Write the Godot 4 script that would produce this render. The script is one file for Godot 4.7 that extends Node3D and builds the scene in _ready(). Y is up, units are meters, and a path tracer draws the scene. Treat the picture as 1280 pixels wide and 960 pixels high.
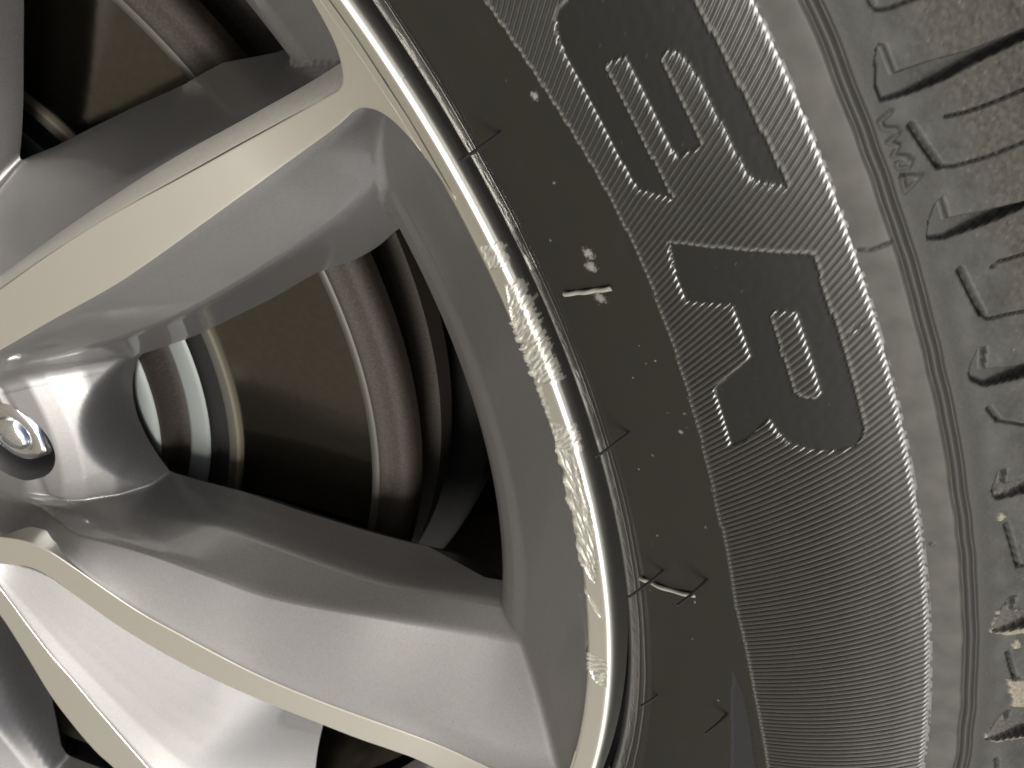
extends Node3D
# Close-up of a kerbed alloy wheel. Wheel axis = +Z (out of the car), hub centre = origin, lengths below in millimetres, angles in degrees.

const MM := 0.001
const ROLL := 106.6   # the phone was held on its side: up in the world points to the right of the picture
var mat := {}
var rng := RandomNumberGenerator.new()
var nz := FastNoiseLite.new()
var nz2 := FastNoiseLite.new()

func _ready():
	# ---------- camera, sky, sun, exposure
	var cam := Camera3D.new()
	cam.name = "camera"
	cam.transform = Transform3D(Basis(Vector3(0.88513266, -0.26450131, -0.38285667), Vector3(0.0, 0.82274827, -0.56840591), Vector3(0.46533877, 0.50311464, 0.72824137)), Vector3(0.34430057, 0.12788489, 0.16032996))
	cam.transform = Transform3D(Basis(Vector3.BACK, deg_to_rad(ROLL)), Vector3.ZERO) * cam.transform
	cam.fov = 37.373
	cam.near = 0.01
	cam.far = 200.0
	var lens := CameraAttributesPhysical.new()
	lens.frustum_focal_length = 35.48
	lens.frustum_focus_distance = 0.21
	lens.exposure_aperture = 64.0
	cam.attributes = lens
	add_child(cam)
	cam.current = true
	var env := Environment.new()
	env.background_mode = Environment.BG_SKY
	var sky := Sky.new()
	var ps := ProceduralSkyMaterial.new()
	ps.sky_top_color = Color(0.17, 0.19, 0.235)
	ps.sky_horizon_color = Color(0.88, 0.875, 0.86)
	ps.sky_curve = 0.2
	ps.ground_bottom_color = Color(0.30, 0.27, 0.22)
	ps.ground_horizon_color = Color(0.62, 0.60, 0.56)
	sky.sky_material = ps
	env.sky = sky
	env.background_energy_multiplier = 0.86
	env.tonemap_mode = Environment.TONE_MAPPER_LINEAR
	env.tonemap_exposure = 5.8
	env.sdfgi_enabled = true
	env.ssao_enabled = true
	env.ssil_enabled = true
	var we := WorldEnvironment.new()
	we.name = "environment"
	we.environment = env
	add_child(we)
	var sun := DirectionalLight3D.new()
	sun.name = "sun"
	sun.light_color = Color(1.0, 0.985, 0.96)
	sun.light_energy = 0.43
	sun.light_angular_distance = 32.0
	sun.shadow_enabled = true
	add_child(sun)
	sun.look_at_from_position(Vector3(0.17, 0.13, 0.96), Vector3.ZERO)

	rng.seed = 7
	nz.seed = 11; nz.frequency = 1.0; nz.fractal_octaves = 3
	nz2.seed = 23; nz2.frequency = 1.0; nz2.fractal_octaves = 1
	make_materials()
	build_ground()
	build_car()
	build_tyre()
	build_wheel()
	build_disc()
	build_nut()
	build_threads()

# ---------- small helpers
func pol(r: float, th: float, z: float) -> Vector3:
	var a := deg_to_rad(th + ROLL)
	return Vector3(r * cos(a), r * sin(a), z) * MM

func tag(o: Node, label := "", category := "", group := "", kind := ""):
	if label: o.set_meta("label", label)
	if category: o.set_meta("category", category)
	if group: o.set_meta("group", group)
	if kind: o.set_meta("kind", kind)

func mesh_of(pos: PackedVector3Array, nrm: PackedVector3Array, idx: PackedInt32Array, m: Material, col := PackedColorArray(), uv := PackedVector2Array()) -> ArrayMesh:
	var a := []
	a.resize(Mesh.ARRAY_MAX)
	a[Mesh.ARRAY_VERTEX] = pos
	a[Mesh.ARRAY_NORMAL] = nrm
	a[Mesh.ARRAY_INDEX] = idx
	if col.size() == pos.size(): a[Mesh.ARRAY_COLOR] = col
	if uv.size() == pos.size(): a[Mesh.ARRAY_TEX_UV] = uv
	var am := ArrayMesh.new()
	am.add_surface_from_arrays(Mesh.PRIMITIVE_TRIANGLES, a)
	am.surface_set_material(0, m)
	return am

func put(called: String, am: Mesh, parent: Node) -> MeshInstance3D:
	var o := MeshInstance3D.new()
	o.name = called
	o.mesh = am
	parent.add_child(o, true)
	return o

# normals of a grid nu rows x nv columns, pointing along d(col) x d(row) * sgn
func grid_normals(pos: PackedVector3Array, nu: int, nv: int, sgn: float, wrap := false) -> PackedVector3Array:
	var n := PackedVector3Array()
	n.resize(pos.size())
	for i in nu:
		var ia := maxi(i - 1, 0) * nv
		var ib := mini(i + 1, nu - 1) * nv
		for j in nv:
			var ja := j - 1 if j > 0 else (nv - 2 if wrap else 0)
			var jb := j + 1 if j < nv - 1 else (1 if wrap else nv - 1)
			var du := pos[ib + j] - pos[ia + j]
			var dv := pos[i * nv + jb] - pos[i * nv + ja]
			n[i * nv + j] = du.cross(dv).normalized() * sgn
	return n

# splits the cells of a grid into named meshes; cell -1 is skipped
func grid_parts(pos: PackedVector3Array, nrm: PackedVector3Array, col: PackedColorArray, nu: int, nv: int, cell: PackedInt32Array, names: Array, mats: Array, parent: Node, sgn: float) -> Array:
	var made := []
	for b in names.size():
		var remap := PackedInt32Array()
		remap.resize(pos.size())
		remap.fill(-1)
		var p := PackedVector3Array()
		var n := PackedVector3Array()
		var c := PackedColorArray()
		var idx := PackedInt32Array()
		for i in nu - 1:
			for j in nv - 1:
				if cell.size() and cell[i * (nv - 1) + j] != b: continue
				var q := [i * nv + j, (i + 1) * nv + j, (i + 1) * nv + j + 1, i * nv + j + 1]
				for k in 4:
					var v: int = q[k]
					if remap[v] < 0:
						remap[v] = p.size()
						p.append(pos[v]); n.append(nrm[v])
						if col.size(): c.append(col[v])
					q[k] = remap[v]
				if sgn < 0: idx.append_array([q[0], q[1], q[2], q[0], q[2], q[3]])
				else: idx.append_array([q[0], q[2], q[1], q[0], q[3], q[2]])
		if idx.size():
			made.append(put(names[b], mesh_of(p, n, idx, mats[b], c), parent))
		else: made.append(null)
	return made

# surface of revolution from a list of (R, z); smooth along the profile unless points are doubled
func lathe(prof: Array, th0: float, th1: float, seg: int, m: Material) -> ArrayMesh:
	var pos := PackedVector3Array()
	var nv := seg + 1
	var nu := prof.size()
	for i in nu:
		for j in nv:
			pos.append(pol(prof[i].x, lerpf(th0, th1, float(j) / seg), prof[i].y))
	var n := PackedVector3Array()
	n.resize(pos.size())
	for i in nu:
		var a: Vector2 = prof[maxi(i - 1, 0)]
		var b: Vector2 = prof[mini(i + 1, nu - 1)]
		if i > 0 and prof[i].distance_to(a) < 0.001: a = prof[i]
		if i < nu - 1 and prof[i].distance_to(b) < 0.001: b = prof[i]
		var d := (b - a).normalized()
		for j in nv:
			var t := deg_to_rad(ROLL + lerpf(th0, th1, float(j) / seg))
			n[i * nv + j] = Vector3(-d.y * cos(t), -d.y * sin(t), d.x)
	var idx := PackedInt32Array()
	for i in nu - 1:
		if prof[i].distance_to(prof[i + 1]) < 0.001: continue
		for j in seg:
			var q := i * nv + j
			idx.append_array([q, q + nv + 1, q + nv, q, q + 1, q + nv + 1])
	return mesh_of(pos, n, idx, m)

func catmull(pts: Array, count: int) -> Array:
	var out := []
	var k := pts.size()
	for i in count:
		var f := float(i) / (count - 1) * (k - 1)
		var a := mini(int(f), k - 2)
		var t := f - a
		var p1: Vector2 = pts[a]
		var p2: Vector2 = pts[a + 1]
		var p0: Vector2 = pts[a - 1] if a > 0 else p1 * 2 - p2
		var p3: Vector2 = pts[a + 2] if a + 2 < k else p2 * 2 - p1
		out.append(0.5 * ((2 * p1) + (p2 - p0) * t + (2 * p0 - 5 * p1 + 4 * p2 - p3) * t * t + (3 * p1 - p0 - 3 * p2 + p3) * t * t * t))
	return out

func tube(path: Array, radii: Array, m: Material, sides := 8) -> ArrayMesh:
	var pos := PackedVector3Array()
	var nrm := PackedVector3Array()
	var idx := PackedInt32Array()
	var k := path.size()
	for i in k:
		var d: Vector3 = (path[mini(i + 1, k - 1)] - path[maxi(i - 1, 0)]).normalized()
		var e := d.cross(Vector3(0.3, 0.9, 0.31)).normalized()
		var f := d.cross(e)
		for s in sides:
			var a := TAU * s / sides
			var o := e * cos(a) + f * sin(a)
			pos.append(path[i] + o * float(radii[i])); nrm.append(o)
	for i in k - 1:
		for s in sides:
			var a := i * sides + s
			var b := i * sides + (s + 1) % sides
			idx.append_array([a, a + sides, b, b, a + sides, b + sides])
	for e in [0, k - 1]:
		var c := pos.size()
		pos.append(path[e]); nrm.append((path[e] - path[1 if e == 0 else k - 2]).normalized())
		for s in sides:
			var a: int = e * sides + s
			var b: int = e * sides + (s + 1) % sides
			if e == 0: idx.append_array([c, a, b])
			else: idx.append_array([c, b, a])
	return mesh_of(pos, nrm, idx, m)

func sm(a: float, b: float, x: float) -> float:
	return smoothstep(a, b, x)

# ---------- materials
func noise_tex(freq: float, ramp: Array, normal := false, strength := 2.0, oct := 4, size := 512, kind := FastNoiseLite.TYPE_SIMPLEX_SMOOTH) -> NoiseTexture2D:
	var t := NoiseTexture2D.new()
	var f := FastNoiseLite.new()
	f.noise_type = kind
	f.frequency = freq
	f.fractal_octaves = oct
	f.seed = 5
	t.noise = f
	t.width = size; t.height = size
	t.seamless = true
	if normal:
		t.as_normal_map = true
		t.bump_strength = strength
	elif ramp.size():
		var g := Gradient.new()
		g.set_color(0, ramp[0]); g.set_color(1, ramp[1])
		t.color_ramp = g
	return t

func std(called: String, albedo: Color, rough: float, metal := 0.0) -> StandardMaterial3D:
	var m := StandardMaterial3D.new()
	m.resource_name = called
	m.albedo_color = albedo
	m.roughness = rough
	m.metallic = metal
	mat[called] = m
	return m

func tri(m: StandardMaterial3D, scale: float):
	m.uv1_triplanar = true
	m.uv1_scale = Vector3.ONE * scale

func flake_tex() -> ImageTexture:
	# metallic grain with a few pale dust specks
	var im := Image.create(512, 512, false, Image.FORMAT_RGB8)
	for y in 512:
		for x in 512:
			var v := rng.randf_range(0.80, 0.97)
			im.set_pixel(x, y, Color(v, v, v))
	for i in 26:
		var cx := rng.randi_range(3, 508)
		var cy := rng.randi_range(3, 508)
		var n := rng.randi_range(1, 2)
		im.fill_rect(Rect2i(cx, cy, n, n), Color(1, 1, 1) if i % 3 else Color(0.45, 0.44, 0.42))
	return ImageTexture.create_from_image(im)

func make_materials():
	var p := std("paint", Color(0.505, 0.499, 0.497), 0.47, 0.92)
	p.albedo_texture = flake_tex()
	p.clearcoat_enabled = true
	p.clearcoat = 0.5
	p.clearcoat_roughness = 0.08
	p.normal_enabled = true
	p.normal_texture = noise_tex(0.35, [], true, 1.5, 2)
	p.normal_scale = 0.12
	tri(p, 16.0)
	var mf := std("machined", Color(0.85, 0.84, 0.81), 0.36, 1.0)
	mf.vertex_color_use_as_albedo = true
	var raw := std("raw", Color(0.68, 0.67, 0.64), 0.5, 0.8)
	raw.vertex_color_use_as_albedo = true
	var rb := std("rubber", Color(0.537, 0.537, 0.537), 0.52)
	rb.metallic_specular = 0.28
	rb.vertex_color_use_as_albedo = true
	rb.normal_enabled = true
	rb.normal_texture = noise_tex(0.12, [], true, 1.2, 3)
	rb.normal_scale = 0.12
	tri(rb, 60.0)
	var rr := std("ribbed", Color(0.537, 0.537, 0.537), 0.4)
	rr.metallic_specular = 0.85
	rr.vertex_color_use_as_albedo = true
	var rt := std("tread", Color(0.537, 0.537, 0.537), 0.62)
	rt.metallic_specular = 0.3
	rt.vertex_color_use_as_albedo = true
	rt.normal_enabled = true
	rt.normal_texture = noise_tex(0.05, [], true, 2.0, 5)
	rt.normal_scale = 0.5
	tri(rt, 40.0)
	var bd := std("bead", Color(0.055, 0.054, 0.052), 0.26)
	bd.vertex_color_use_as_albedo = false
	std("hair", Color(0.08, 0.08, 0.075), 0.6)
	std("pale", Color(0.42, 0.41, 0.385), 0.8)
	var dm := std("disc", Color(0.40, 0.385, 0.355), 0.16, 1.0)
	dm.albedo_texture = noise_tex(0.02, [Color(0.93, 0.93, 0.92), Color(1, 1, 1)])
	tri(dm, 30.0)
	var ru := std("rust", Color(0.20, 0.175, 0.14), 0.75, 0.2)
	ru.albedo_texture = noise_tex(0.03, [Color(0.25, 0.2, 0.17), Color(1, 0.95, 0.9)], false, 1, 5)
	tri(ru, 60.0)
	std("hatmetal", Color(0.36, 0.375, 0.37), 0.55, 0.4)
	std("lipmetal", Color(0.22, 0.215, 0.195), 0.55, 0.5)
	std("yellowed", Color(0.26, 0.24, 0.19), 0.7, 0.2)
	var ba := std("barrel", Color(0.36, 0.33, 0.29), 0.6, 0.3)
	ba.albedo_texture = noise_tex(0.015, [Color(0.6, 0.57, 0.5), Color(1, 1, 1)], false, 1, 4)
	tri(ba, 12.0)
	var wg := std("wing", Color(0.10, 0.10, 0.11), 0.35)
	wg.clearcoat_enabled = true
	wg.clearcoat = 0.6
	std("residue", Color(0.58, 0.57, 0.545), 0.45, 0.5)
	std("black", Color(0.10, 0.10, 0.10), 0.9)
	mat.black.metallic_specular = 0.2
	std("chrome", Color(0.92, 0.93, 0.94), 0.06, 1.0)
	std("seat", Color(0.26, 0.25, 0.26), 0.4, 0.6)
	var gr := std("ground", Color(0.76, 0.725, 0.66), 0.9)
	gr.albedo_texture = noise_tex(0.02, [Color(0.72, 0.70, 0.66), Color(1, 1, 1)], false, 1, 5)
	gr.uv1_triplanar = true
	gr.uv1_world_triplanar = true
	gr.uv1_scale = Vector3.ONE * 1.5

func build_ground():
	var pm := PlaneMesh.new()
	pm.size = Vector2(60, 60)
	pm.material = mat.ground
	var o := put("ground", pm, self)
	o.position = Vector3(0, -0.36, 0)
	tag(o, "dusty tan concrete ground under the wheel", "", "", "structure")

# the car's dark wing over the wheel: side skin, rolled arch edge, liner
func build_car():
	var c := Node3D.new()
	c.name = "car_wing"
	add_child(c)
	tag(c, "dark painted car wing arching over the tyre", "car wing")
	var arch := lathe([Vector2(392, -240), Vector2(392, 10), Vector2(393, 40), Vector2(397, 52), Vector2(404, 56), Vector2(430, 55), Vector2(470, 44), Vector2(520, 38), Vector2(600, 30), Vector2(720, 0), Vector2(840, -60)], 8 - ROLL, 172 - ROLL, 120, mat.wing)
	put("wheel_arch", arch, c)
	var bm := BoxMesh.new()
	bm.size = Vector3(3.6, 0.75, 1.5)
	bm.material = mat.black
	var o := put("underbody", bm, c)
	o.position = Vector3(0, 0.26, -1.02)

# ---------- tyre
var LS := PackedFloat32Array()   # arc length, R, z, normal along the tyre's profile
var LR := PackedFloat32Array()
var LZ := PackedFloat32Array()
const LSTEP := 0.1

func tyre_profile():
	var pts := [Vector2(254, -4), Vector2(258, 2), Vector2(270, 9), Vector2(290, 16.5), Vector2(305, 20.5), Vector2(318.4, 22.2), Vector2(325, 22.3), Vector2(329, 21), Vector2(336, 16), Vector2(345, 7), Vector2(352, -4), Vector2(356, -16), Vector2(358.5, -30), Vector2(360, -60)]
	var d := catmull(pts, 13 * 40 + 1)
	var s := 0.0
	var want := 0.0
	for i in d.size() - 1:
		var l: float = d[i].distance_to(d[i + 1])
		while want <= s + l:
			var p: Vector2 = d[i].lerp(d[i + 1], (want - s) / l)
			LR.append(p.x); LZ.append(p.y)
			want += LSTEP
		s += l

func tyre_at(s: float, th: float, h: float) -> Vector3:
	var f := clampf(s / LSTEP, 0.0, LR.size() - 2.001)
	var i := int(f)
	var t := f - i
	var r := lerpf(LR[i], LR[i + 1], t)
	var z := lerpf(LZ[i], LZ[i + 1], t)
	var a := maxi(i - 8, 0)
	var b := mini(i + 9, LR.size() - 1)
	var d := Vector2(LR[b] - LR[a], LZ[b] - LZ[a]).normalized()
	return pol(r - d.y * h, th, z + d.x * h)

func curve_at(c: Array, x: float) -> float:   # piecewise linear through Vector2(x, y), x rising
	if x <= c[0].x: return c[0].y
	for i in c.size() - 1:
		if x <= c[i + 1].x:
			return lerpf(c[i].y, c[i + 1].y, (x - c[i].x) / (c[i + 1].x - c[i].x))
	return c[-1].y

func seg_dist(p: Vector2, line: Array) -> float:
	var best := 1e9
	for i in line.size() - 1:
		best = minf(best, p.distance_to(Geometry2D.get_closest_point_to_segment(p, line[i], line[i + 1])))
	return best

func pts2(a: Array) -> PackedVector2Array:   # (s, theta) pairs in a flat list -> millimetres on the sidewall
	var o := PackedVector2Array()
	for i in range(0, a.size(), 2): o.append(Vector2(a[i], a[i + 1] * 5.6))
	return o

func box_of(p: PackedVector2Array, g: float) -> Rect2:
	var r := Rect2(p[0], Vector2.ZERO)
	for q in p: r = r.expand(q)
	return r.grow(g)

func build_tyre():
	tyre_profile()
	var t := Node3D.new()
	t.name = "tyre"
	add_child(t)
	tag(t, "black rubber tyre with finely ribbed sidewall and raised letters E and R", "tyre")
	var T0 := -24.0
	var T1 := 27.0
	var base := Color(0.0095, 0.0090, 0.0072)
	# bead: the glossy strip against the rim, with moulding lines and flash
	var cols := 640
	var pos := PackedVector3Array()
	var sl := []
	var s := -0.0
	while s <= 12.81:
		sl.append(s); s += 0.2
	for si in sl.size():
		var ss: float = sl[si]
		for j in cols:
			var th := lerpf(T0, T1, float(j) / (cols - 1))
			var h := -1.8 * (1.0 - sm(0.2, 1.6, ss))
			h += 0.18 * exp(-pow((ss - 11.4 - 0.04 * th - 0.2 * nz2.get_noise_2d(th * 0.25, 3.0)) / 0.3, 2.0))
			h += 0.12 * exp(-pow((ss - 9.75 - 0.07 * th - 0.2 * nz2.get_noise_2d(th * 0.25, 9.0)) / 0.3, 2.0))
			var pud := nz.get_noise_2d(th * 0.8, ss * 0.25)
			h -= 0.05 * sm(0.05, 0.3, pud) * sm(5.5, 6.2, ss) * (1.0 - sm(8.4, 9.0, ss))
			h += 0.001 * nz.get_noise_2d(th * 3.0, ss * 1.4 + 40.0)
			pos.append(tyre_at(ss, th, h * (1.0 - sm(12.5, 12.8, ss))))
	var nrm := grid_normals(pos, sl.size(), cols, 1.0)
	var made := grid_parts(pos, nrm, PackedColorArray(), sl.size(), cols, PackedInt32Array(), ["bead"], [mat.bead], t, 1.0)
	if made[0]: tag(made[0], "glossy black bead strip against the rim")
	# smooth sidewall band with dust specks and chalk scuffs
	cols = 900
	pos = PackedVector3Array()
	var col := PackedColorArray()
	sl = []
	s = 12.8
	while s <= 46.0:
		sl.append(s); s += 0.34
	var marks := []
	for m in [[25.8, 10.0, 1.5, 0.8], [24.7, 8.76, 1.6, 0.7], [32.4, 16.1, 0.9, 0.9], [26.6, 10.52, 1.5, 0.8], [32.2, 3.32, 0.6, 0.7]]:
		marks.append(m)
	for i in 20:
		marks.append([rng.randf_range(14, 36), rng.randf_range(-14, 19), rng.randf_range(0.18, 0.4), rng.randf_range(0.3, 0.9)])
	var tri_poly := pts2([34.5, -8.43, 33.9, -10.57, 35.1, -14.69, 36.4, -18.0, 44.5, -18.0, 43.5, -15.34, 40.3, -13.42, 36.9, -9.63])
	for si in sl.size():
		var ss: float = sl[si]
		for j in cols:
			var th := lerpf(T0, T1, float(j) / (cols - 1))
			var q := Vector2(ss, th * 5.6)
			var h := 0.0
			var c := base
			var film := 0.4 + 0.5 * nz.get_noise_2d(ss * 0.08, th * 0.2)
			c = c.lerp(Color(0.018, 0.017, 0.0145), film * 0.15)
			for m in marks:
				var dx: float = q.x - m[0]
				var dy: float = q.y - m[1] * 5.6
				if absf(dx) < 3 and absf(dy) < 3:
					var d := sqrt(dx * dx + dy * dy) / float(m[2])
					var k := (1.0 - sm(0.3, 1.0, d + (0.6 * nz.get_noise_2d(q.x * 1.3, q.y * 1.3) if m[2] > 0.8 else 0.0))) * float(m[3])
					if k > 0: c = c.lerp(Color(0.15, 0.145, 0.13), k)
			if th < -7.0 and ss > 33 and Geometry2D.is_point_in_polygon(q, tri_poly):
				h = -0.12
				c = Color(0.0125, 0.0125, 0.013)
			pos.append(tyre_at(ss, th, h)); col.append(Color(c.r * 4.0, c.g * 4.0, c.b * 4.0))
	nrm = grid_normals(pos, sl.size(), cols, 1.0)
	var cell := PackedInt32Array()
	for i in sl.size() - 1:
		for j in cols - 1:
			cell.append(0 if sl[i] < rib_inner(lerpf(T0, T1, float(j) / (cols - 1))) + 0.6 else -1)
	grid_parts(pos, nrm, col, sl.size(), cols, cell, ["smooth_band"], [mat.rubber], t, 1.0)
	build_ribs(t)
	build_shoulder(t)
	# the rest of the carcass, off to the sides and behind
	var prof := []
	for i in range(0, LR.size(), 12): prof.append(Vector2(LR[i], LZ[i]))
	for q in [Vector2(360, -140), Vector2(358, -200), Vector2(346, -236), Vector2(320, -252), Vector2(285, -248), Vector2(256, -232)]: prof.append(q)
	var tail := prof.slice(prof.size() - 24)
	put("carcass", lathe(prof, T1 - 0.05, 360.0 + T0 + 0.05, 240, plain_rubber()), t)
	put("tread_band", lathe(tail, T0, T1, 60, plain_rubber()), t)
	# rubber vent hairs: base and tip on (s, theta)
	for h in [[20.6, 15.3, 8.5], [19.1, 2.57, 8.0], [19.2, -4.64, 9.0], [30.4, -3.88, 8.0], [14.7, -13.48, 4.5], [33.2, -11.35, 6.5]]:
		var a := tyre_at(h[0], h[1], -0.2)
		var n := (tyre_at(h[0], h[1], 1.0) - tyre_at(h[0], h[1], 0.0)).normalized()
		n = (n + Vector3(-0.28, -0.1, 0.35).rotated(Vector3.BACK, deg_to_rad(ROLL))).normalized()
		var path := []
		var rad := []
		for k in 7:
			var f := k / 6.0
			path.append(a + n * (h[2] * f * MM) + Vector3(0, -0.0006, 0) * f * f)
			rad.append(lerpf(0.00042, 0.00026, f))
		put("vent_hair", tube(path, rad, mat.hair), t)

var _plain: StandardMaterial3D
func plain_rubber() -> StandardMaterial3D:
	if _plain == null:
		_plain = std("plain_rubber", Color(0.15, 0.149, 0.143), 0.55)
	return _plain

func rib_inner(th: float) -> float:
	return curve_at([Vector2(-24, 55), Vector2(-18, 48.5), Vector2(-15.3, 45.6), Vector2(-12.93, 43.0), Vector2(-9.23, 39.4), Vector2(-4.75, 36.4), Vector2(0.31, 36.0), Vector2(4.19, 36.6), Vector2(7.39, 37.3), Vector2(10.63, 37.6), Vector2(13.17, 37.0), Vector2(17.46, 34.8), Vector2(20, 33.6), Vector2(27, 31)], th)

func build_ribs(t: Node3D):
	var E := pts2([66.6, 11.71, 66.1, 12.94, 65.8, 14.03, 65.5, 15.09, 65.3, 16.08, 65.1, 16.79, 64.9, 17.42, 64.9, 18.6, 57.5, 18.5, 53.3, 18.3, 48.5, 18.15, 46.0, 18.05, 44.2, 17.8, 42.8, 17.31, 42.3, 16.62, 42.2, 15.15, 42.4, 13.61, 43.0, 12.53, 48.8, 12.04, 48.4, 12.68, 48.2, 14.4, 48.3, 16.22, 51.8, 16.2, 51.8, 14.68, 52.1, 13.2, 57.1, 13.38, 57.0, 14.68, 57.0, 15.83, 58.3, 15.95, 59.7, 15.75, 60.5, 15.3, 60.8, 14.12, 61.4, 12.35, 62.2, 12.09, 64.6, 11.89])
	var R := pts2([44.5, 10.77, 66.4, 9.88, 66.3, 8.77, 66.4, 7.16, 66.4, 4.4, 65.9, 4.14, 64.4, 3.78, 61.3, 3.56, 56.8, 3.51, 53.6, 3.66, 51.9, 4.08, 51.2, 4.53, 45.9, 3.6, 42.4, 3.16, 42.3, 4.06, 42.2, 4.85, 42.7, 5.5, 51.2, 6.75, 51.2, 7.66, 51.3, 8.43, 50.9, 8.56, 43.1, 8.7, 42.9, 9.15, 43.3, 9.85])
	var H := pts2([57.0, 8.18, 57.7, 8.28, 61.2, 8.21, 61.1, 6.89, 61.2, 5.56, 60.2, 5.41, 57.9, 5.45, 57.0, 5.66, 56.8, 6.98])
	var bE := box_of(E, 0.5)
	var bR := box_of(R, 0.5)
	var pitch := 0.2115
	var per := 7
	var T0 := -30.0
	var n := int((24.0 + 30.0) / pitch)
	var nv := n * per + 1
	var ds := 0.34
	var nu := int((72.6 - 32.0) / ds) + 1
	var mask := PackedFloat32Array()
	mask.resize(nu * nv)
	var which := PackedInt32Array()
	which.resize(nu * nv)
	var pth := PackedFloat32Array()
	pth.resize(nu * nv)
	for i in nu:
		var s := 32.0 + i * ds
		for j in nv:
			var th := T0 + float(j) / per * pitch + 0.132 * (s - 44.0) + 0.0011 * pow(maxf(s - 60.0, 0.0), 2.0)
			pth[i * nv + j] = th
			var m := 1.0
			var w := 0
			var si := rib_inner(th)
			if s < si:
				m = 0.0
				w = 1
			elif s > 71.6:
				m = 0.0
			else:
				var q := Vector2(s, th * 5.6)
				if bE.has_point(q) and Geometry2D.is_point_in_polygon(q, E):
					m = 0.0; w = 2
				elif bR.has_point(q) and Geometry2D.is_point_in_polygon(q, R) and not Geometry2D.is_point_in_polygon(q, H):
					m = 0.0; w = 3
			mask[i * nv + j] = m
			which[i * nv + j] = w
	var prof := [0.0, 0.30, 0.66, 0.61, 0.56, 0.50, 0.38]
	var pos := PackedVector3Array()
	var col := PackedColorArray()
	pos.resize(nu * nv)
	col.resize(nu * nv)
	for i in nu:
		var s := 32.0 + i * ds
		for j in nv:
			var k := i * nv + j
			var m := mask[k]
			if i > 0 and i < nu - 1 and j > 0 and j < nv - 1:
				m = (m * 2.0 + mask[k - 1] + mask[k + 1] + mask[k - nv] + mask[k + nv]) / 6.0
			var th := pth[k]
			var wear := 1.0 - 0.2 * sm(52.0, 66.0, s) - 0.3 * sm(66.0, 71.2, s)
			var h: float = prof[j % per] * m * wear
			h += 0.02 * nz2.get_noise_2d(s * 0.5, th * 3.0)
			# flash nick on the shoulder of the ribs
			h -= 0.3 * exp(-pow((s - 69.2) / 1.0, 2.0) - pow((th - 7.6) * 5.6 / 0.8, 2.0)) * (0.5 + nz.get_noise_2d(s * 2.0, th * 9.0))
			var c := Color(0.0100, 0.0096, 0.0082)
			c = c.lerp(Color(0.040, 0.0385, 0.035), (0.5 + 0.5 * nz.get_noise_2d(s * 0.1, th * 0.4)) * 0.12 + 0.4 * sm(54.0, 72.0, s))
			# rib ends that meet a smooth face are rubbed pale
			if mask[k] > 0.5 and i > 2 and j > 3 and j % per > 0:
				if mask[k - nv] < 0.5 or mask[k - 2 * nv] < 0.5: c = c.lerp(Color(0.10, 0.097, 0.09), 0.75)
				elif mask[k - 2] < 0.5 or mask[k - 3] < 0.5: c = c.lerp(Color(0.08, 0.078, 0.07), 0.6)
			if which[k] >= 2: c = Color(0.0085, 0.0082, 0.0072)   # the letters' faces stay smooth and dark
			var sp := nz2.get_noise_2d(s * 2.3, th * 12.0)
			if sp > 0.9: c = c.lerp(Color(0.10, 0.097, 0.09), (sp - 0.9) * 5.0)
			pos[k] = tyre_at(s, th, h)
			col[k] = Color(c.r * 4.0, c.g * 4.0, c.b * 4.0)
	var nrm := grid_normals(pos, nu, nv, 1.0)
	var cell := PackedInt32Array()
	cell.resize((nu - 1) * (nv - 1))
	for i in nu - 1:
		for j in nv - 1:
			var k := i * nv + j
			var w := which[k]
			var s := 32.0 + i * ds
			var th := pth[k]
			if th < -24.0 or th > 27.0: w = -1
			elif w == 1: w = -1 if s < rib_inner(th) - 0.7 else 0
			elif w == 2: w = 1
			elif w == 3: w = 2
			cell[i * (nv - 1) + j] = w
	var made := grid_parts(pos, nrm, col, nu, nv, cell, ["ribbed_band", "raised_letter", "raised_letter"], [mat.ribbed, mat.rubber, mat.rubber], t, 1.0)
	if made[0]: tag(made[0], "band of fine slanted ribs")
	if made[1]: tag(made[1], "smooth letter E above the letter R")
	if made[2]: tag(made[2], "smooth letter R below the letter E")

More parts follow.
